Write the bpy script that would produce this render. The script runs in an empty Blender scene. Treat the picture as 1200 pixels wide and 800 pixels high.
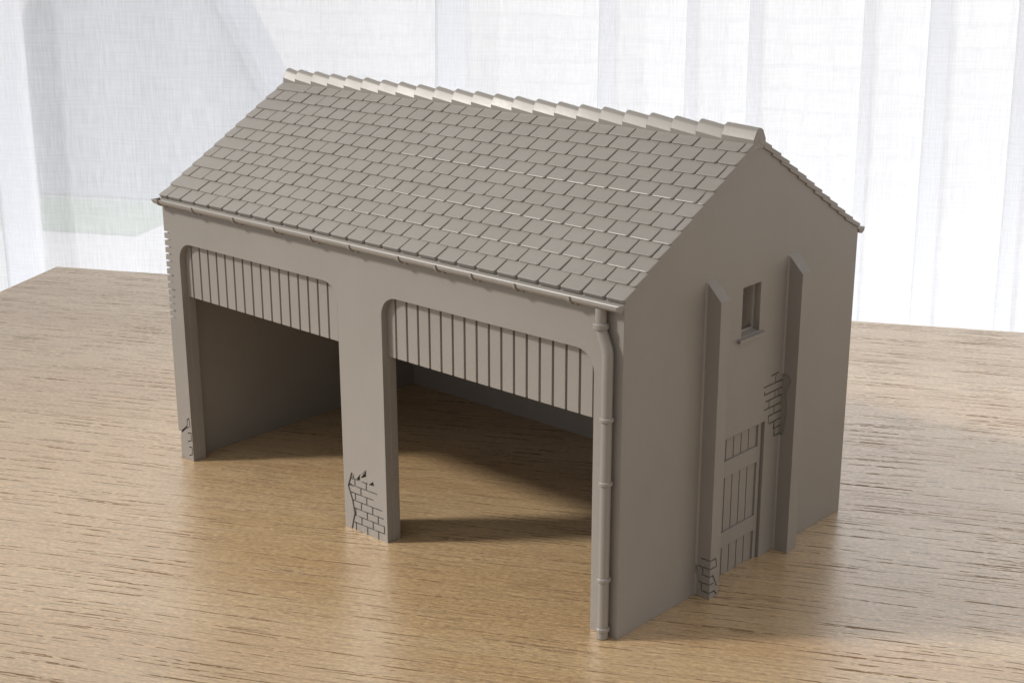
import bpy, bmesh, math, random
from mathutils import Vector, Matrix
random.seed(7)
S = 0.01                                   # everything below is modelled in centimetres
scene = bpy.context.scene
COL = scene.collection
PI = math.pi
L, D = 20.0, 11.66                         # length and depth of the little building

# ------------------------------------------------------------------ helpers
def V(*a): return Vector(a)

def box(bm, x0, x1, y0, y1, z0, z1):
    vs = [bm.verts.new(p) for p in ((x0,y0,z0),(x1,y0,z0),(x1,y1,z0),(x0,y1,z0),(x0,y0,z1),(x1,y0,z1),(x1,y1,z1),(x0,y1,z1))]
    for f in ((0,3,2,1),(4,5,6,7),(0,1,5,4),(1,2,6,5),(2,3,7,6),(3,0,4,7)):
        bm.faces.new([vs[i] for i in f])

def prism(bm, pts, d):
    """closed prism: polygon pts (3-D, planar) swept by vector d"""
    n = len(pts); d = Vector(d)
    a = [bm.verts.new(p) for p in pts]; b = [bm.verts.new(Vector(p) + d) for p in pts]
    bm.faces.new(a); bm.faces.new(list(reversed(b)))
    for i in range(n):
        j = (i + 1) % n
        bm.faces.new((a[j], a[i], b[i], b[j]))

def tube(bm, path, r, seg=20, cap=True):
    """round tube along a list of points with smooth mitres; r a number or a list"""
    rs = r if isinstance(r, (list, tuple)) else [r] * len(path)
    path = [Vector(p) for p in path]; rings = []
    up = None
    for i, p in enumerate(path):
        t = (path[min(i+1, len(path)-1)] - path[max(i-1, 0)]).normalized()
        if up is None:
            up = Vector((1,0,0)) if abs(t.x) < .8 else Vector((0,1,0))
        u = (up - t * up.dot(t)).normalized(); w = t.cross(u); up = u
        rings.append([bm.verts.new(p + (u*math.cos(2*PI*k/seg) + w*math.sin(2*PI*k/seg)) * rs[i]) for k in range(seg)])
    for a, b in zip(rings, rings[1:]):
        for k in range(seg):
            bm.faces.new((a[k], a[(k+1) % seg], b[(k+1) % seg], b[k]))
    if cap:
        bm.faces.new(list(reversed(rings[0]))); bm.faces.new(rings[-1])

def fix(bm):
    bmesh.ops.recalc_face_normals(bm, faces=bm.faces[:])

def cut(bm, cutter):
    """boolean difference, both still in centimetres"""
    fix(bm); fix(cutter)
    ma, mb = bpy.data.meshes.new('tmp_a'), bpy.data.meshes.new('tmp_b')
    bm.to_mesh(ma); cutter.to_mesh(mb)
    oa, ob = bpy.data.objects.new('tmp_a', ma), bpy.data.objects.new('tmp_b', mb)
    COL.objects.link(oa); COL.objects.link(ob)
    m = oa.modifiers.new('b', 'BOOLEAN'); m.operation = 'DIFFERENCE'; m.object = ob; m.solver = 'EXACT'; m.use_self = True
    dg = bpy.context.evaluated_depsgraph_get(); dg.update()
    me = bpy.data.meshes.new_from_object(oa.evaluated_get(dg))
    out = bmesh.new(); out.from_mesh(me)
    for o in (oa, ob): bpy.data.objects.remove(o)
    for q in (ma, mb, me): bpy.data.meshes.remove(q)
    return out

def smooth_by_angle(bm, deg):
    lim = math.radians(deg)
    for f in bm.faces: f.smooth = True
    for e in bm.edges:
        e.smooth = len(e.link_faces) == 2 and e.calc_face_angle(0) < lim

ROOT_AT = {}
def obj(name, bm, mat, parent=None, smooth=None, recalc=True, origin=None):
    """link ONE mesh object; verts are in cm and world space, origin in cm"""
    if recalc: fix(bm)
    if smooth: smooth_by_angle(bm, smooth)
    top = parent
    while top is not None and top.parent is not None: top = top.parent
    o0 = Vector(origin) if origin is not None else (ROOT_AT[top.name] if top is not None else Vector((0,0,0)))
    for v in bm.verts: v.co = (v.co - o0) * S
    me = bpy.data.meshes.new(name); bm.to_mesh(me); bm.free()
    o = bpy.data.objects.new(name, me); COL.objects.link(o)
    me.materials.append(mat)
    if parent is not None: o.parent = parent
    else:
        o.location = o0 * S
        ROOT_AT[o.name] = o0
    return o

def tag(o, label=None, cat=None, group=None, kind=None):
    if label: o['label'] = label
    if cat: o['category'] = cat
    if group: o['group'] = group
    if kind: o['kind'] = kind
    return o

def thing(name, at, label, cat):
    o = bpy.data.objects.new(name, None); COL.objects.link(o)
    o.location = Vector(at) * S; o.empty_display_size = .02
    ROOT_AT[o.name] = Vector(at)
    return tag(o, label, cat)

# ------------------------------------------------------------------ materials
def newmat(name):
    m = bpy.data.materials.new(name); m.use_nodes = True
    nt = m.node_tree; nt.nodes.clear()
    return m, nt, nt.nodes, nt.links

def N(nodes, kind, **kw):
    n = nodes.new(kind)
    for k, v in kw.items():
        if k.startswith('i_'): n.inputs[k[2:].replace('_', ' ')].default_value = v
        else: setattr(n, k, v)
    return n

def ramp(nodes, stops, interp='LINEAR'):
    r = nodes.new('ShaderNodeValToRGB'); r.color_ramp.interpolation = interp
    el = r.color_ramp.elements
    while len(el) > 1: el.remove(el[-1])
    el[0].position, el[0].color = stops[0][0], stops[0][1]
    for p, c in stops[1:]:
        e = el.new(p); e.color = c
    return r

def resin():
    m, nt, nd, lk = newmat('grey_resin')
    out = N(nd, 'ShaderNodeOutputMaterial'); b = N(nd, 'ShaderNodeBsdfPrincipled')
    lk.new(b.outputs[0], out.inputs[0])
    tc = N(nd, 'ShaderNodeTexCoord')
    n1 = N(nd, 'ShaderNodeTexNoise', i_Scale=55.0, i_Detail=4.0, i_Roughness=.6)
    lk.new(tc.outputs['Object'], n1.inputs['Vector'])
    r = ramp(nd, [(.3, (.287,.264,.240,1)), (.7, (.307,.284,.260,1))])
    lk.new(n1.outputs[0], r.inputs[0]); lk.new(r.outputs[0], b.inputs['Base Color'])
    rr = ramp(nd, [(.3, (.34,)*3 + (1,)), (.7, (.42,)*3 + (1,))])
    lk.new(n1.outputs[0], rr.inputs[0]); lk.new(rr.outputs[0], b.inputs['Roughness'])
    b.inputs['Specular IOR Level'].default_value = .5
    bv = N(nd, 'ShaderNodeBevel', samples=6); bv.inputs['Radius'].default_value = (.013 * S)
    n2 = N(nd, 'ShaderNodeTexNoise', i_Scale=900.0, i_Detail=3.0)
    lk.new(tc.outputs['Object'], n2.inputs['Vector'])
    bp = N(nd, 'ShaderNodeBump', i_Strength=.10, i_Distance=.02 * S)
    lk.new(n2.outputs[0], bp.inputs['Height']); lk.new(bv.outputs[0], bp.inputs['Normal'])
    lk.new(bp.outputs[0], b.inputs['Normal'])
    return m

def wood():
    """light oak-like veneer, grain along local X"""
    m, nt, nd, lk = newmat('oak_veneer')
    out = N(nd, 'ShaderNodeOutputMaterial'); b = N(nd, 'ShaderNodeBsdfPrincipled')
    lk.new(b.outputs[0], out.inputs[0])
    tc = N(nd, 'ShaderNodeTexCoord')
    # gentle wander of the grain
    wn = N(nd, 'ShaderNodeTexNoise', i_Scale=5.0, i_Detail=2.0)
    lk.new(tc.outputs['Object'], wn.inputs['Vector'])
    sub = N(nd, 'ShaderNodeVectorMath', operation='SUBTRACT'); sub.inputs[1].default_value = (.5,.5,.5)
    lk.new(wn.outputs['Color'], sub.inputs[0])
    mul = N(nd, 'ShaderNodeVectorMath', operation='MULTIPLY'); mul.inputs[1].default_value = (0, .012, 0)
    lk.new(sub.outputs[0], mul.inputs[0])
    add = N(nd, 'ShaderNodeVectorMath', operation='ADD')
    lk.new(tc.outputs['Object'], add.inputs[0]); lk.new(mul.outputs[0], add.inputs[1])
    def stretched(sx, sy, scale, detail, rough=.55, off=(0,0,0)):
        mp = N(nd, 'ShaderNodeMapping'); mp.inputs['Scale'].default_value = (sx, sy, 1); mp.inputs['Location'].default_value = off
        lk.new(add.outputs[0], mp.inputs['Vector'])
        t = N(nd, 'ShaderNodeTexNoise', i_Scale=scale, i_Detail=detail, i_Roughness=rough)
        lk.new(mp.outputs[0], t.inputs['Vector'])
        return t
    broad = stretched(2.0, 30, 1.0, 4)             # broad tone bands
    fine = stretched(75, 1100, 1.0, 3, .7)        # fine fibres
    tiny = stretched(520, 1400, 1.0, 3, .75, (3,7,0))  # grain fleck
    pore = stretched(24, 1150, 1.0, 2, .45, (11,5,0))  # dark pores: dashes
    pmask = stretched(260, 1150, 1.0, 2, .5, (1,9,0))
    c1 = ramp(nd, [(.28, (.515,.330,.165,1)), (.5, (.59,.415,.230,1)), (.72, (.645,.475,.290,1))])
    lk.new(broad.outputs[0], c1.inputs[0])
    c2 = ramp(nd, [(.3, (.62,.58,.52,1)), (.5, (.98,.97,.96,1)), (.7, (1.22,1.22,1.22,1))])
    lk.new(fine.outputs[0], c2.inputs[0])
    m1 = N(nd, 'ShaderNodeMix', data_type='RGBA', blend_type='MULTIPLY'); m1.inputs[0].default_value = .75
    lk.new(c1.outputs[0], m1.inputs[6]); lk.new(c2.outputs[0], m1.inputs[7])
    c3 = ramp(nd, [(.3, (.56,.53,.48,1)), (.7, (1.40,1.42,1.44,1))])
    lk.new(tiny.outputs[0], c3.inputs[0])
    m2 = N(nd, 'ShaderNodeMix', data_type='RGBA', blend_type='MULTIPLY'); m2.inputs[0].default_value = .75
    lk.new(m1.outputs[2], m2.inputs[6]); lk.new(c3.outputs[0], m2.inputs[7])
    pr = ramp(nd, [(.59, (0,0,0,1)), (.635, (1,1,1,1))]); lk.new(pore.outputs[0], pr.inputs[0])
    pk = ramp(nd, [(.40, (0,0,0,1)), (.50, (1,1,1,1))]); lk.new(pmask.outputs[0], pk.inputs[0])
    pm = N(nd, 'ShaderNodeMath', operation='MULTIPLY'); lk.new(pr.outputs[0], pm.inputs[0]); lk.new(pk.outputs[0], pm.inputs[1])
    m3 = N(nd, 'ShaderNodeMix', data_type='RGBA'); m3.inputs[7].default_value = (.13,.066,.028,1)
    pf = N(nd, 'ShaderNodeMath', operation='MULTIPLY'); pf.inputs[1].default_value = .72
    lk.new(pm.outputs[0], pf.inputs[0]); lk.new(pf.outputs[0], m3.inputs[0]); lk.new(m2.outputs[2], m3.inputs[6])
    lk.new(m3.outputs[2], b.inputs['Base Color'])
    # sheen of a satin varnish, duller in the pores
    rr = N(nd, 'ShaderNodeMapRange'); rr.inputs['To Min'].default_value = WOOD_ROUGH; rr.inputs['To Max'].default_value = .8
    lk.new(pm.outputs[0], rr.inputs['Value']); lk.new(rr.outputs[0], b.inputs['Roughness'])
    b.inputs['IOR'].default_value = WOOD_IOR
    sp = N(nd, 'ShaderNodeMapRange'); sp.inputs['To Min'].default_value = .5; sp.inputs['To Max'].default_value = .08   # open pores hold no varnish
    lk.new(pm.outputs[0], sp.inputs['Value']); lk.new(sp.outputs[0], b.inputs['Specular IOR Level'])
    hs = N(nd, 'ShaderNodeMath', operation='MULTIPLY_ADD'); hs.inputs[1].default_value = -1.4
    lk.new(pm.outputs[0], hs.inputs[0])
    ha = N(nd, 'ShaderNodeMath', operation='MULTIPLY_ADD'); ha.inputs[1].default_value = .5
    lk.new(tiny.outputs[0], ha.inputs[0]); lk.new(fine.outputs[0], ha.inputs[2]); lk.new(ha.outputs[0], hs.inputs[2])
    bp = N(nd, 'ShaderNodeBump', i_Strength=.5, i_Distance=.008 * S)
    lk.new(hs.outputs[0], bp.inputs['Height']); lk.new(bp.outputs[0], b.inputs['Normal'])
    return m

def sheer():
    """woven voile: partly open (seen through), the threads scatter daylight"""
    m, nt, nd, lk = newmat('white_voile')
    out = N(nd, 'ShaderNodeOutputMaterial')
    uv = N(nd, 'ShaderNodeTexCoord')
    def threads(sx, sy, off):
        mp = N(nd, 'ShaderNodeMapping'); mp.inputs['Scale'].default_value = (sx, sy, 1); mp.inputs['Location'].default_value = off
        lk.new(uv.outputs['UV'], mp.inputs['Vector'])
        t = N(nd, 'ShaderNodeTexNoise', i_Scale=1.0, i_Detail=2.0, i_Roughness=.6)
        lk.new(mp.outputs[0], t.inputs['Vector']); return t
    warp = threads(700, 40, (0,0,0))             # UVs are metres of cloth
    weft = threads(30, 600, (5,3,0))
    s = N(nd, 'ShaderNodeMath', operation='MULTIPLY_ADD'); s.inputs[1].default_value = .55; lk.new(weft.outputs[0], s.inputs[0]); lk.new(warp.outputs[0], s.inputs[2])
    op = N(nd, 'ShaderNodeMapRange'); op.inputs['From Min'].default_value = .55; op.inputs['From Max'].default_value = 1.0
    op.inputs['To Min'].default_value = .56; op.inputs['To Max'].default_value = .68
    lk.new(s.outputs[0], op.inputs['Value'])
    tr = N(nd, 'ShaderNodeBsdfTransparent')
    tl = N(nd, 'ShaderNodeBsdfTranslucent'); tl.inputs[0].default_value = (.93,.94,.97,1)
    df = N(nd, 'ShaderNodeBsdfDiffuse'); df.inputs[0].default_value = (.9,.9,.91,1)
    mx = N(nd, 'ShaderNodeMixShader'); mx.inputs[0].default_value = .28
    lk.new(tl.outputs[0], mx.inputs[1]); lk.new(df.outputs[0], mx.inputs[2])
    fin = N(nd, 'ShaderNodeMixShader')
    lk.new(op.outputs[0], fin.inputs[0]); lk.new(tr.outputs[0], fin.inputs[1]); lk.new(mx.outputs[0], fin.inputs[2])
    lk.new(fin.outputs[0], out.inputs[0])
    return m

def stone():
    m, nt, nd, lk = newmat('pale_stone_blocks')
    out = N(nd, 'ShaderNodeOutputMaterial'); b = N(nd, 'ShaderNodeBsdfPrincipled'); b.inputs['Roughness'].default_value = .9
    lk.new(b.outputs[0], out.inputs[0])
    tc = N(nd, 'ShaderNodeTexCoord')
    nz = N(nd, 'ShaderNodeTexNoise', i_Scale=6.0, i_Detail=3.0); lk.new(tc.outputs['UV'], nz.inputs['Vector'])
    sc = N(nd, 'ShaderNodeVectorMath', operation='MULTIPLY_ADD'); sc.inputs[1].default_value = (.05,.05,0)
    lk.new(nz.outputs['Color'], sc.inputs[0]); lk.new(tc.outputs['UV'], sc.inputs[2])
    br = N(nd, 'ShaderNodeTexBrick', offset=.43, squash=1.3, squash_frequency=3)
    br.inputs['Color1'].default_value = (.56,.55,.535,1); br.inputs['Color2'].default_value = (.525,.515,.505,1); br.inputs['Mortar'].default_value = (.485,.48,.475,1)
    br.inputs['Scale'].default_value = 1.0; br.inputs['Mortar Size'].default_value = .007; br.inputs['Mortar Smooth'].default_value = .4
    br.inputs['Brick Width'].default_value = .115; br.inputs['Row Height'].default_value = .062; br.inputs['Bias'].default_value = -.1
    lk.new(sc.outputs[0], br.inputs['Vector']); lk.new(br.outputs[0], b.inputs['Base Color'])
    bp = N(nd, 'ShaderNodeBump', i_Strength=.25, i_Distance=.004); bp.invert = True
    lk.new(br.outputs['Fac'], bp.inputs['Height']); lk.new(bp.outputs[0], b.inputs['Normal'])
    return m

def plain(name, c1, c2, scale, rough=.85):
    m, nt, nd, lk = newmat(name)
    out = N(nd, 'ShaderNodeOutputMaterial'); b = N(nd, 'ShaderNodeBsdfPrincipled'); b.inputs['Roughness'].default_value = rough
    lk.new(b.outputs[0], out.inputs[0])
    tc = N(nd, 'ShaderNodeTexCoord'); n = N(nd, 'ShaderNodeTexNoise', i_Scale=scale, i_Detail=4.0)
    lk.new(tc.outputs['Object'], n.inputs['Vector'])
    r = ramp(nd, [(.3, c1 + (1,)), (.7, c2 + (1,))]); lk.new(n.outputs[0], r.inputs[0]); lk.new(r.outputs[0], b.inputs['Base Color'])
    return m

WOOD_ROUGH, WOOD_IOR = .31, 3.0
RESIN, WOOD, SHEER, STONE = resin(), wood(), sheer(), stone()
SLATE = plain('blue_grey_paint', (.15,.165,.20), (.19,.205,.24), 3)
GRASS = plain('lawn_grass', (.06,.12,.03), (.10,.20,.06), 15)
PAVE = plain('pale_paving', (.42,.41,.40), (.52,.51,.50), 8)

# ------------------------------------------------------------------ the model building
SL = .586                                   # roof rise per cm
PITCH = math.atan(SL); CS, SN = math.cos(PITCH), math.sin(PITCH)
ZE = 9.46                                   # roof underside at the wall face
house = thing('model_building', (-L/2, D/2, 0),
              'unpainted grey-brown resin model of a two-bay cart shed with tiled roof on the table', 'model building')

def zr(y): return ZE + SL * min(y, D - y)

# --- front wall: arched openings, back layer with square openings, brick patches
bm = bmesh.new()
prism(bm, [(-L,0,0), (-L,.5,0), (-L,.5,zr(.5)), (-L,0,zr(0))], (L-.4,0,0))
cu = bmesh.new()
ARCH = [(-19.2,-11.07), (-9.1,-.95)]
def arch_poly(x0, x1, y, top=8.0, r=.62, base=-1):
    pts = [(x0,y,base), (x1,y,base)]
    for k in range(11):
        a = k/10*PI/2; pts.append((x1 - r + r*math.cos(a), y, top - r + r*math.sin(a)))
    for k in range(11):
        a = PI/2 + k/10*PI/2; pts.append((x0 + r + r*math.cos(a), y, top - r + r*math.sin(a)))
    return pts
for x0, x1 in ARCH:
    prism(cu, arch_poly(x0, x1, -1), (0,1.23,0))
    box(cu, x0+.05, x1-.05, .1, 1, -1, 6.2)
    box(cu, x0-.12, x1+.12, .23, 1, 6.06, 8.25)
# brick patch low on the middle pier: thin mortar grooves (x, z are on the wall face)
def groove(x0, z0, x1, z1, w=.05, d=.055, y=0.0):
    a, b = Vector((x0,z0)), Vector((x1,z1)); t = (b-a).normalized(); n = Vector((-t.y,t.x))*w/2
    a -= t*w*.4; b += t*w*.4
    prism(cu, [(p.x, y-.05, p.y) for p in (a-n, b-n, b+n, a+n)], (0, .05+d, 0))
def gpoly(pts, d=.1, y=0.0):
    prism(cu, [(x, y-.05, z) for x, z in pts], (0, .05+d, 0))
crack = [(-10.69,1.90), (-10.86,1.44), (-10.68,.98), (-10.60,.55), (-10.77,-.05)]
for (a, b) in zip(crack, crack[1:]): groove(*a, *b, w=.07, d=.10)
for z, xa, xb in ((.25,-10.6,-9.24), (.5,-10.6,-9.24), (.745,-10.58,-9.27), (1.0,-10.66,-9.33), (1.25,-10.72,-9.72), (1.5,-10.8,-9.55), (1.735,-10.72,-9.97)):
    groove(xa, z, xb, z+.01)
for k in range(7):
    for x in ((-10.55,-10.02,-9.51) if k % 2 == 0 else (-10.28,-9.755,-9.235)):
        z0, z1 = .25*k+.02, .25*k+.24
        if k == 4 and x > -9.6 or k == 5 and x > -9.8 or k == 6 and x > -9.9: continue
        if k == 3 and x > -9.3: continue
        groove(x, z0, x, z1)
gpoly([(-10.0,2.2), (-10.0,1.97), (-10.27,1.86)], .11); gpoly([(-10.30,1.97), (-10.30,1.76), (-10.50,1.74)], .11)
gpoly([(-10.62,1.92), (-10.55,1.70), (-10.68,1.70)], .09); gpoly([(-9.70,1.90), (-9.64,1.73), (-9.90,1.73)], .11)
gpoly([(-10.86,1.46), (-10.62,1.44), (-10.74,1.56)], .09); gpoly([(-9.50,.80), (-9.44,.74), (-9.56,.74)], .08)
gpoly([(-10.30,1.93), (-10.02,2.20), (-10.06,2.14), (-10.34,1.88)], .1)
# brick patch low on the left pier
for a in ((-19.45,1.50,-19.33,1.60), (-19.33,1.60,-19.29,1.30), (-19.48,1.20,-19.29,1.28), (-19.47,1.20,-19.44,1.5), (-19.44,1.02,-19.25,1.07),
          (-19.27,.76,-19.26,1.07), (-19.46,.70,-19.26,.77), (-19.42,.49,-19.25,.52), (-19.26,.24,-19.25,.52), (-19.42,.18,-19.27,.24)):
    groove(*a, w=.04, d=.06)
groove(-19.80,1.00,-19.46,1.26, w=.08, d=.12)
def corner_notches(c):
    for k in range(13):
        z = 8.25 - .252*k; h = .075
        e = -19.80 + random.uniform(-.02,.03)
        box(c, -20.3, e, -.3, 4.5, z-h/2, z+h/2)
        box(c, -20.3, e+.14+random.uniform(-.04,.06), -.3, .07, z-h/2+.003, z+h/2-.003)
    for z in (.30, .55, .80):
        box(c, -20.3, -19.88, -.3, 3, z-.02, z+.02)
st = random.getstate(); corner_notches(cu)
gpoly([(-20.1,.98), (-19.86,1.0), (-19.9,.6), (-19.93,0.0), (-20.1,-.1)], .25)
bm = cut(bm, cu); cu.free()
front = tag(obj('wall', bm, RESIN, house), 'long front wall with two round-cornered openings')

# --- planked panels in the heads of the openings
for i, (x0, x1) in enumerate(ARCH):
    bm = bmesh.new()
    gx = [(-18.83 if i == 0 else -8.72) + (.4706 if i == 0 else .4735)*k for k in range(17)]
    y, yb, gw, gd = .23, .48, .042, .075
    pts = [(x0-.10, y)]
    for g in gx: pts += [(g-gw,y), (g-gw*.7,y+gd), (g+gw*.7,y+gd), (g+gw,y)]
    pts += [(x1+.10,y), (x1+.10,yb), (x0-.10,yb)]
    prism(bm, [(px,py,6.063) for px, py in pts], (0,0,2.16))
    obj('plank_panel', bm, RESIN, house)

# --- gable walls
def gable(x0, x1, end):
    bm = bmesh.new(); y0, y1 = (.5 if end == 'left' else 0.0), D
    prism(bm, [(x0,y0,0), (x0,y1,0), (x0,y1,zr(y1)), (x0,D/2,zr(D/2)), (x0,y0,zr(y0))], (x1-x0,0,0))
    cu = bmesh.new()
    if end == 'left':
        corner_notches(cu); bm = cut(bm, cu)
    else:
        box(cu, -.20, .3, 4.82, 6.90, -1, 4.42)                       # door recess
        box(cu, -.20, .3, 5.40, 6.32, 7.33, 8.80)                    # window reveal
        box(cu, -1, .1, 5.49, 6.24, 7.43, 8.72)                      # and the hole inside its frame
        def gg(y0, z0, y1, z1, w=.045, d=.06):
            a, b = Vector((y0,z0)), Vector((y1,z1)); t = (b-a).normalized(); n = Vector((-t.y,t.x))*w/2
            a -= t*w*.4; b += t*w*.4
            prism(cu, [(.05, p.x, p.y) for p in (a-n, b-n, b+n, a+n)], (-.05-d,0,0))
        for z, ya, yb in ((5.78,7.13,7.5), (5.50,6.76,7.75), (5.26,6.79,7.75), (5.03,6.90,7.75), (4.78,6.83,7.75), (4.53,7.07,7.75), (4.28,7.14,7.75), (4.04,7.36,7.75), (3.80,7.45,7.75)):
            gg(ya, z-.01, yb, z+.01)
        for ys, z in ((7.35,5.53), (7.36,5.05), (7.06,4.8), (7.36,4.56), (7.08,4.31), (7.38,4.06), (7.42,3.82), (7.55,5.06)):
            gg(ys, z, ys+.01, z+.2)
        gg(6.79,5.29,6.80,5.34); gg(7.41,4.24,7.46,3.8)
        bm = cut(bm, cu)
    cu.free()
    return bm
right = tag(obj('wall', gable(-.4, 0, 'right'), RESIN, house), 'gable wall with door, window and two buttresses')
tag(obj('wall', gable(-L, -L+.4, 'left'), RESIN, house), 'plain far gable wall')
bm = bmesh.new(); prism(bm, [(-L+.4,D-.4,0), (-L+.4,D,0), (-L+.4,D,zr(D)), (-L+.4,D-.4,zr(D-.4))], (L-.8,0,0))
tag(obj('wall', bm, RESIN, house), 'long rear wall')

# --- buttresses on the gable
def buttress(y0, y1, patch):
    bm = bmesh.new(); T, F = 9.33, 8.82
    sec = [(-.05,y0-.05), (.004,y0-.05), (.05,y0), (.5,y0), (.5,y1), (-.05,y1)]
    prism(bm, [(x,y,0) for x, y in sec], (0,0,T+.3))
    cu = bmesh.new()
    prism(cu, [(-.06,y0-1,T+.06), (.5,y0-1,F), (1,y0-1,F-.5), (1,y0-1,T+2), (-.06,y0-1,T+2)], (0,3,0))
    if patch == 'low':
        for z, xa, yb in ((.19,.20,3.86), (.45,.16,3.80), (.70,.19,3.74), (.94,.08,3.92), (1.20,.17,3.86)):
            box(cu, xa, .6, y0-.1, y0+.05, z-.022, z+.022); box(cu, .45, .6, y0-.2, yb, z-.024, z+.024)
        for x, z in ((.24,.71), (.22,.2)): box(cu, x-.018, x+.018, y0-.1, y0+.05, z, z+.24)
        for a, b, c, d in ((3.92,.95,3.86,1.2), (3.74,.72,3.96,.30), (3.84,.19,3.97,.04)):
            p, q = Vector((a,b)), Vector((c,d)); t = (q-p).normalized(); n = Vector((-t.y,t.x))*.022
            prism(cu, [(.6,w.x,w.y) for w in (p-n,q-n,q+n,p+n)], (-.16,0,0))
        prism(cu, [(.02,y0-.3,1.0), (.10,y0-.3,.72), (.16,y0-.3,.45), (.08,y0-.3,.42), (.0,y0-.3,.75)], (0,.32,0))
    else:
        pts = [(-.1,5.70), (.16,5.70), (.26,5.62), (.30,5.48), (.25,5.32), (.17,5.18), (.17,4.98), (.22,4.74), (.22,4.48), (.17,4.16), (.12,3.80), (.06,3.76), (-.1,3.76)]
        prism(cu, [(x,y0-.3,z) for x, z in pts], (0,.36,0))
    bm = cut(bm, cu); cu.free()
    return obj('buttress', bm, RESIN, house)
tag(buttress(3.60, 4.05, 'low'), 'buttress with bare bricks at its foot')
tag(buttress(7.72, 8.21, 'high'), 'buttress with a chipped hollow half way up')

# --- door: ledges over vertical planks
bm = bmesh.new()
gy = [5.11 + .39*k for k in range(4)]
pts = [(4.823,-.15)]
for g in gy: pts += [(g-.021,-.15), (g-.016,-.20), (g+.016,-.20), (g+.021,-.15)]
pts += [(6.897,-.15), (6.897,-.30), (4.823,-.30)]
prism(bm, [(x,y,.0) for y, x in pts], (0,0,4.417))
door = tag(obj('door', bm, RESIN, house), 'planked door between the buttresses')
for z0, z1 in ((.93,1.42), (3.15,3.66), (4.335,4.414)):
    bm = bmesh.new(); box(bm, -.24, -.095, 4.823, 6.70, z0, z1); obj('rail', bm, RESIN, door)
bm = bmesh.new(); box(bm, -.24, -.09, 6.70, 6.87, 0.0, 4.416); obj('door_post', bm, RESIN, door)

# --- window: frame set back in its reveal, sill below
bm = bmesh.new()
box(bm, -.28, -.19, 5.403, 6.317, 7.333, 8.797)
cu = bmesh.new(); box(cu, -.6, .3, 5.52, 6.20, 7.46, 8.69); bm = cut(bm, cu); cu.free()
win = obj('window', bm, RESIN, house)
bm = bmesh.new()
prism(bm, [(-.19,5.403,7.334), (-.19,5.403,7.40), (0.0,5.403,7.345), (.0,5.403,7.332)], (0,.914,0))
prism(bm, [(-.03,5.22,7.20), (.11,5.22,7.20), (.11,5.22,7.295), (-.03,5.22,7.325)], (0,1.29,0))
obj('sill', bm, RESIN, win)

# --- roof: a sheet, then rows of tiles with rounded lower corners
def slope_pt(x, s, h, rear):
    """s up the slope from the eave edge, h above the tile base plane"""
    y = -.03 + s*CS - h*SN; z = 9.46 + s*SN + h*CS
    return (x, D - y if rear else y, z)
EXPO, TW = .5525, .759
def tiles(rear):
    bm = bmesh.new()
    # under-sheet
    pts = [slope_pt(-L+.0, .02, -.06, rear), slope_pt(-L+.0, 6.86, -.06, rear), slope_pt(-L+.0, 6.90, .05, rear), slope_pt(-L+.0, .06, .05, rear)]
    prism(bm, pts, (L+.0-.004,0,0))
    rows = 12
    for r in range(rows):
        j = [-.59 - TW*k for k in range(26)] if r % 2 == 0 else [-.21 - TW*k for k in range(25)]
        ja = .008*random.random()
        edges = [.05 - ja] + j + [-L - .05 + ja]
        for a, b in zip(edges, edges[1:]):
            g = .022
            x1 = a - (g if a < 0 else 0); x0 = b + (g if b > -L else 0)
            jit = random.uniform(-.012,.012); lift = random.uniform(-.008,.008)
            s0 = r*EXPO + jit; s1 = min(s0 + 1.0, 6.86)
            h0, th = .125 + lift, .13; slope = .10/1.0
            rc = .07; c, cd = (.021, .0125) if (r in (2, 4, 7) and a > -11.5 and not rear) else (.011, .011)
            out = [(x0, s1)]                                    # outline: long sides and rounded lower corners
            for k in range(5):
                t = PI + k/4*PI/2; out.append((x0+rc+rc*math.cos(t), s0+rc+rc*math.sin(t)))
            for k in range(5):
                t = 1.5*PI + k/4*PI/2; out.append((x1-rc+rc*math.cos(t), s0+rc+rc*math.sin(t)))
            out.append((x1, s1))
            cx = (x0+x1)/2
            def ring(inset, dh):
                vs = []
                for (x, s) in out:
                    xx = x + (inset if x < cx else -inset); ss = s + (inset if s < s0+rc*1.01 else 0)
                    vs.append(bm.verts.new(slope_pt(xx, ss, h0 + dh - slope*(s-s0), rear)))
                return vs
            top, mid, bot = ring(c, 0), ring(0, -cd), ring(0, -th)
            bm.faces.new(top); bm.faces.new(list(reversed(bot)))
            n = len(out)
            for A, B in ((top, mid), (mid, bot)):
                for k in range(n):
                    q = (k+1) % n
                    bm.faces.new((A[q], A[k], B[k], B[q]))
    return bm
roof_f = tag(obj('roof_slope', tiles(False), RESIN, house), 'front roof slope of staggered tiles')
roof_r = tag(obj('roof_slope', tiles(True), RESIN, house), 'rear roof slope of staggered tiles')

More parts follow.
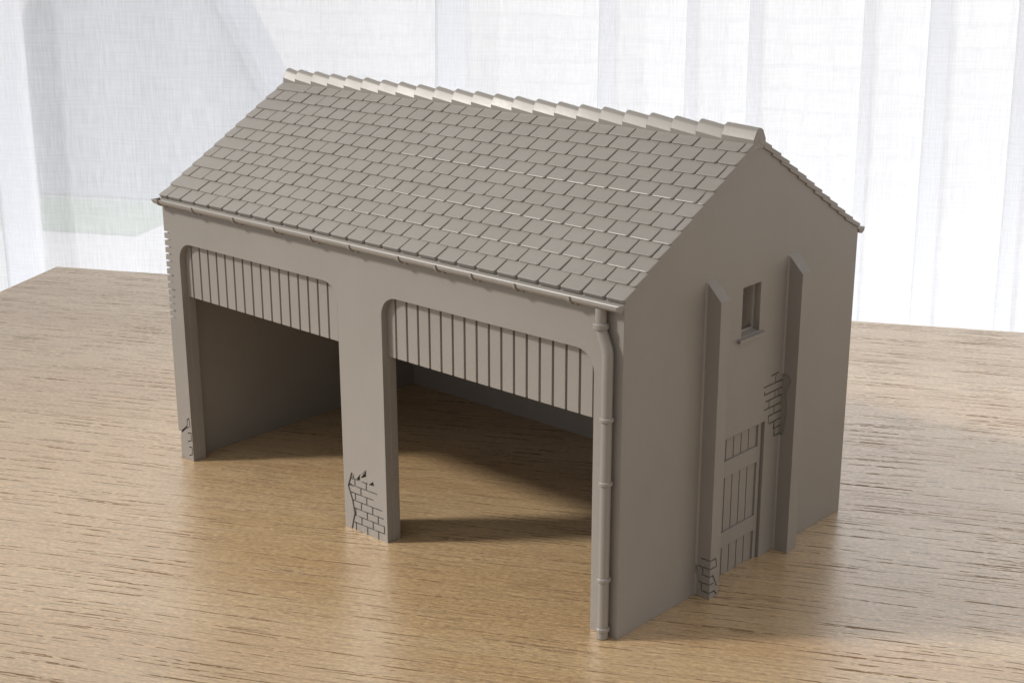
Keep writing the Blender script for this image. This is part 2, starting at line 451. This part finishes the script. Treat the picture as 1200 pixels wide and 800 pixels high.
# --- ridge: overlapping half-round tiles
bm = bmesh.new()
starts = [-L-.06] + [-19.41 + .8743*k for k in range(22)]
ends = starts[1:] + [.042]
zc = 13.085
for k, (xa, xb) in enumerate(zip(starts, ends)):
    ra = .205 + random.uniform(-.008,.008); rb = .19 + random.uniform(-.008,.008)
    if k == len(starts)-1: ra, rb = .205, .195
    xe = xb + (.10 if k < len(starts)-1 else 0)
    ya = D/2 + random.uniform(-.006,.006)
    fd = .21; zc = 13.085
    rings = []
    drop = .05 if k == len(starts)-1 else .115
    for x, r, dz in ((xa, ra-.02, 0), (xa+.02, ra, 0), (xe-.02 if k == len(starts)-1 else xe, rb, drop), (xe, rb-.02, drop)):
        ring = []                                   # round crown over two straight 60 degree flanks
        for q in range(13):
            t = math.radians(30 + q/12*120)
            ring.append(bm.verts.new((x, ya + r*math.cos(t), zc - dz + r*math.sin(t))))
        y3, z3 = r*math.cos(math.radians(30)), r*.5
        for yy, zz in ((-y3-.577*fd, z3-fd), (-y3-.577*fd, -.37), (y3+.577*fd, -.37), (y3+.577*fd, z3-fd)):
            ring.append(bm.verts.new((x, ya+yy, zc-dz+zz)))
        rings.append(ring)
    n = len(rings[0])
    for A, B in zip(rings, rings[1:]):
        for q in range(n):
            p = (q+1) % n
            bm.faces.new((A[p], A[q], B[q], B[p]))
    bm.faces.new(rings[0]); bm.faces.new(list(reversed(rings[-1])))
obj('ridge', bm, RESIN, house, smooth=24)

# --- gutters with their brackets
def gutter(rear):
    f = (lambda y: D - y) if rear else (lambda y: y)
    yc, zcg, r, wall = -.19, 9.44, .18, .035
    bm = bmesh.new()
    prof = [(yc + r*math.cos(t), zcg + r*math.sin(t)) for t in [PI + k/14*PI for k in range(15)]]
    prof += [(yc + (r-wall)*math.cos(t), zcg + (r-wall)*math.sin(t)) for t in [2*PI - k/14*PI for k in range(15)]]
    prism(bm, [(-L-.07, f(y), z) for y, z in prof], (L+.10,0,0))
    for xa in (-L-.07, .0):                                            # stop ends
        pr = [(yc + (r-.01)*math.cos(t), zcg + (r-.01)*math.sin(t)) for t in [PI + k/14*PI for k in range(15)]]
        prism(bm, [(xa+.004, f(y), z-.006) for y, z in pr], (.022,0,0))
    return obj('gutter', bm, RESIN, house, smooth=40)
GBR = [-19.75,-17.82,-15.62,-13.58,-11.80,-10.05,-7.95,-6.43,-5.05,-3.45,-1.55]
for rear in (False, True):
    gu = tag(gutter(rear), 'rear gutter' if rear else 'front gutter')
    f = (lambda y: D - y) if rear else (lambda y: y)
    for xb in (GBR if not rear else [-.25]):
        bm = bmesh.new()
        yc, zcg = -.19, 9.44
        pr = [(yc + .218*math.cos(t), zcg + .218*math.sin(t)) for t in [PI*.97 + k/12*PI*1.03 for k in range(13)]]
        pr += [(yc +   .17*math.cos(t), zcg + .17*math.sin(t)) for t in [2*PI - k/12*PI*1.03 for k in range(13)]]
        prism(bm, [(xb-.055, f(y), z) for y, z in pr], (.11,0,0))
        prism(bm, [(xb-.05, f(.02), 9.14), (xb-.05, f(-.04), 9.15), (xb-.05, f(-.14), 9.25), (xb-.05, f(.02), 9.3)], (.10,0,0))
        obj('gutter_bracket', bm, RESIN, gu, smooth=40)

# --- downpipe with swan neck and collars
bm = bmesh.new(); PX, PY, PR = -.36, -.19, .155
path = [(PX-.26,-.165,9.28), (PX-.26,-.165,8.95), (PX-.25,-.17,8.78), (PX-.22,-.175,8.66), (PX-.07,-.19,8.34), (PX-.02,PY,8.22), (PX,PY,8.08), (PX,PY,.02)]
tube(bm, path, PR, 24)
pipe = obj('downpipe', bm, RESIN, house, smooth=40)
for x, y, z, rr, h in ((PX-.26,-.165,8.86,.215,.15), (PX,PY,6.36,.20,.10), (PX,PY,4.58,.20,.10), (PX,PY,1.80,.20,.10), (PX,PY,.32,.20,.10)):
    bm = bmesh.new()
    tube(bm, [(x,y,z-h), (x,y,z-h+.03), (x,y,z), (x,y,z+.03)], [rr-.04, rr, rr, rr-.03], 24)
    if z < 8:
        box(bm, x-.23, x+.06, -.09, .02, z-h+.01, z+.02)             # lug back to the wall
    obj('collar', bm, RESIN, pipe, smooth=40)

# ------------------------------------------------------------------ the table
ANG = math.radians(27.8)
AX, NX = Vector((math.cos(ANG), math.sin(ANG), 0)), Vector((-math.sin(ANG), math.cos(ANG), 0))
CORNER = Vector((-48.2, 11.9, 0))
bm = bmesh.new()
tw, td, tt, r = 150.0, 80.0, 2.6, .18
box(bm, 0, tw, -td, 0, -tt, 0)
bmesh.ops.bevel(bm, geom=[e for e in bm.edges], offset=r, segments=3, affect='EDGES')
fix(bm); smooth_by_angle(bm, 40)
for v in bm.verts: v.co *= S
me = bpy.data.meshes.new('wooden_table'); bm.to_mesh(me); bm.free(); me.materials.append(WOOD)
table = bpy.data.objects.new('wooden_table', me); COL.objects.link(table)
table.location = CORNER*S + Vector((0,0,-.00003)); table.rotation_euler = (0,0,ANG)
tag(table, 'pale brown oak table with straight dark grain carrying the model building', 'table')

# ------------------------------------------------------------------ sheer curtain at the window behind
CD = 42.0                                   # cm beyond the back edge of the table
def cpt(u, d, z): return CORNER + AX*u + NX*(CD+d) + Vector((0,0,z))
bands = [(-29.5,3.6), (8.0,2.4), (20.5,1.2), (27.2,.8), (31.6,.9), (40.2,.8), (44.8,1.6), (50.6,1.3), (60,1.5), (72,3), (88,2.2), (101,2.4), (118,3), (-47,2.5), (-65,2), (-80,2)]
bands.sort()
plan = []                                   # plan of the cloth: (u, d); a pleat runs forward, back and forward again
u = -100.0
def wave(u): return 1.0*math.sin(u*.07+.4) + .22*math.sin(u*.31+1.1) + .10*math.sin(u*.83)
bi = 0
while u < 150:
    if bi < len(bands) and u >= bands[bi][0]:
        w = bands[bi][1]; bi += 1
        for k in range(9): plan.append((u + w*k/8, wave(u) - .55*math.sin(k/8*PI/2)))
        for k in range(1,9): plan.append((u + w - w*k/8, wave(u) - .55 - .5*(k/8)))
        for k in range(1,9): plan.append((u + w*k/8*1.15, wave(u) - 1.05 - .35*math.sin(k/8*PI)))
        uu = u + w*1.15
        base = wave(u) - 1.05
        for k in range(1,9):
            q = uu + k*.25; plan.append((q, base*(1-k/8) + wave(q)*k/8))
        u = uu + 2.25
    else:
        plan.append((u, wave(u))); u += .5
bm = bmesh.new(); uvl = bm.loops.layers.uv.new('UVMap')
Z0, Z1, NZ = -60.0, 70.0, 32
run = [0.0]
for a, b in zip(plan, plan[1:]): run.append(run[-1] + math.hypot(b[0]-a[0], b[1]-a[1]))
grid = []
for (pu, pd) in plan:
    col = []
    for k in range(NZ+1):
        z = Z0 + (Z1-Z0)*k/NZ
        spread = 1 + .10*(z/100.0)
        lean = .9*math.sin(z*.021 + pu*.05) 
        col.append(bm.verts.new(cpt(pu + lean, pd*1.0*spread, z)))
    grid.append(col)
for i in range(len(plan)-1):
    for k in range(NZ):
        f = bm.faces.new((grid[i][k], grid[i+1][k], grid[i+1][k+1], grid[i][k+1])); f.smooth = True
        for lp, (a, b) in zip(f.loops, ((i,k),(i+1,k),(i+1,k+1),(i,k+1))):
            lp[uvl].uv = (run[a]*S, (Z0 + (Z1-Z0)*b/NZ)*S)
cur = obj('curtain', bm, SHEER, recalc=False, origin=cpt(55, 0, Z0))
tag(cur, 'white sheer voile curtain hanging in soft vertical folds behind the table', 'curtain')

# ------------------------------------------------------------------ outside the window
def slab(name, u0, u1, d0, d1, z0, z1, mat, uvs=False):
    bm = bmesh.new(); c = [cpt(a, b, c) for c in (z0, z1) for a, b in ((u0,d0),(u1,d0),(u1,d1),(u0,d1))]
    vs = [bm.verts.new(p) for p in c]
    for f in ((0,3,2,1),(4,5,6,7),(0,1,5,4),(1,2,6,5),(2,3,7,6),(3,0,4,7)): bm.faces.new([vs[i] for i in f])
    fix(bm)
    if uvs:
        l = bm.loops.layers.uv.new('UVMap')
        for f in bm.faces:
            for lp in f.loops:
                p = lp.vert.co - CORNER; lp[l].uv = (p.dot(AX)*S, p.z*S)
    return obj(name, bm, mat, recalc=False, origin=cpt((u0+u1)/2, (d0+d1)/2, z0))
tag(slab('stone_wall', -360, 300, 300, 330, -62, 230, STONE, True), 'wall of pale squared stone blocks outside, faint through the curtain on the right', 'stone wall')
tag(slab('paving', -420, 420, 12, 620, -66, -62, PAVE), 'pale paving outside the window', 'paving', kind='structure')
tag(slab('lawn', -230, -134, 205, 240, -61.9, -61.2, GRASS), 'strip of green lawn outside the window', 'lawn', kind='structure')

# steep-roofed outbuilding on the left, dim blue-grey through the cloth
SU, SD = -152, 244
shed = thing('outbuilding', cpt(SU, SD, -62), 'blue-grey outbuilding with a steep slanting roof edge, dim behind the left of the curtain', 'outbuilding')
bm = bmesh.new()
prism(bm, [cpt(SU-46, SD, -61), cpt(SU+41, SD, -61), cpt(SU+41, SD, -40), cpt(SU, SD, 42), cpt(SU-41, SD, -40)], NX*12)
obj('wall', bm, SLATE, shed)
for sg in (-1, 1):
    bm = bmesh.new()
    prism(bm, [cpt(SU, SD-3, 42.5), cpt(SU+sg*43, SD-3, -43.5), cpt(SU+sg*45.5, SD-3, -42.5), cpt(SU, SD-3, 48)], NX*16)
    obj('roof', bm, SLATE, shed)

# ------------------------------------------------------------------ camera
cam = bpy.data.cameras.new('camera'); co = bpy.data.objects.new('camera', cam); COL.objects.link(co)
co.location = Vector((21.7327,-28.0579,19.4659))*S; co.rotation_euler = (1.2696, .0014, .7388)
cam.sensor_width = 36; cam.lens = 1706.13/1200*36; cam.clip_start = .01; cam.clip_end = 100
scene.camera = co

# ------------------------------------------------------------------ light
WL = 16
def area(name, loc, target, size, energy, color, shape='DISK', sy=None):
    l = bpy.data.lights.new(name, 'AREA'); l.shape = shape; l.size = size
    if sy: l.size_y = sy
    l.energy = energy; l.color = color
    o = bpy.data.objects.new(name, l); COL.objects.link(o)
    o.location = Vector(loc)*S
    o.rotation_euler = (Vector(target)-Vector(loc)).to_track_quat('-Z','Y').to_euler()
    return o
c0 = Vector((-9,2,4)); kd = Vector((-1,-1,1.06)).normalized()
kl = bpy.data.lights.new('key_lamp', 'SPOT'); kl.energy = 185; kl.color = (1,.955,.89)
kl.shadow_soft_size = .13; kl.spot_size = math.radians(12.5); kl.spot_blend = .85
ko = bpy.data.objects.new('key_lamp', kl); COL.objects.link(ko)
ko.location = (c0 + kd*230)*S; ko.rotation_euler = (-kd).to_track_quat('-Z','Y').to_euler()
area('outdoor_daylight', cpt(85,110,180), cpt(75,300,185), 4.2, 235, (.97,.985,1.01), 'RECTANGLE', 1.0)

area('curtain_fill', cpt(62,30,-48), cpt(56,0,20), 2.6, WL, (.97,.985,1.01), 'RECTANGLE', .3)  # added fill hidden below table height, brightens the curtain folds from behind

w = bpy.data.worlds.new('World'); scene.world = w; w.use_nodes = True
nd, lk = w.node_tree.nodes, w.node_tree.links
bg = nd['Background']; bg.inputs[1].default_value = 1.0
tc = N(nd, 'ShaderNodeTexCoord')
def lobe(direction, power, color):
    """soft bright side of the room: color * max(0, d . direction) ** power"""
    dt = N(nd, 'ShaderNodeVectorMath', operation='DOT_PRODUCT'); dt.inputs[1].default_value = Vector(direction).normalized()
    lk.new(tc.outputs['Generated'], dt.inputs[0])
    mx = N(nd, 'ShaderNodeMath', operation='MAXIMUM'); mx.inputs[1].default_value = 0; lk.new(dt.outputs['Value'], mx.inputs[0])
    pw = N(nd, 'ShaderNodeMath', operation='POWER'); pw.inputs[1].default_value = power; lk.new(mx.outputs[0], pw.inputs[0])
    sc = N(nd, 'ShaderNodeVectorMath', operation='SCALE'); sc.inputs[0].default_value = color; lk.new(pw.outputs[0], sc.inputs['Scale'])
    return sc
acc = N(nd, 'ShaderNodeVectorMath', operation='ADD'); acc.inputs[0].default_value = (.17,.164,.158)
la = lobe((-.7,-.7,.2), 1.5, (.09,.086,.081)); lb = lobe((.85,.5,-.25), 1.0, (.74,.70,.65)); lc = lobe((-.55,-.5,.7), 1.5, (.56,.56,.56))
lk.new(la.outputs[0], acc.inputs[1])
acc2 = N(nd, 'ShaderNodeVectorMath', operation='ADD'); lk.new(acc.outputs[0], acc2.inputs[0]); lk.new(lb.outputs[0], acc2.inputs[1])
acc3 = N(nd, 'ShaderNodeVectorMath', operation='ADD'); lk.new(acc2.outputs[0], acc3.inputs[0]); lk.new(lc.outputs[0], acc3.inputs[1])
lk.new(acc3.outputs[0], bg.inputs[0])

scene.view_settings.view_transform = 'Standard'; scene.view_settings.look = 'None'
scene.view_settings.exposure = 0; scene.view_settings.gamma = 1
scene.render.engine = 'CYCLES'
scene.cycles.use_denoising = True
scene.cycles.max_bounces = 10; scene.cycles.diffuse_bounces = 5; scene.cycles.transparent_max_bounces = 16
scene.cycles.sample_clamp_indirect = 8
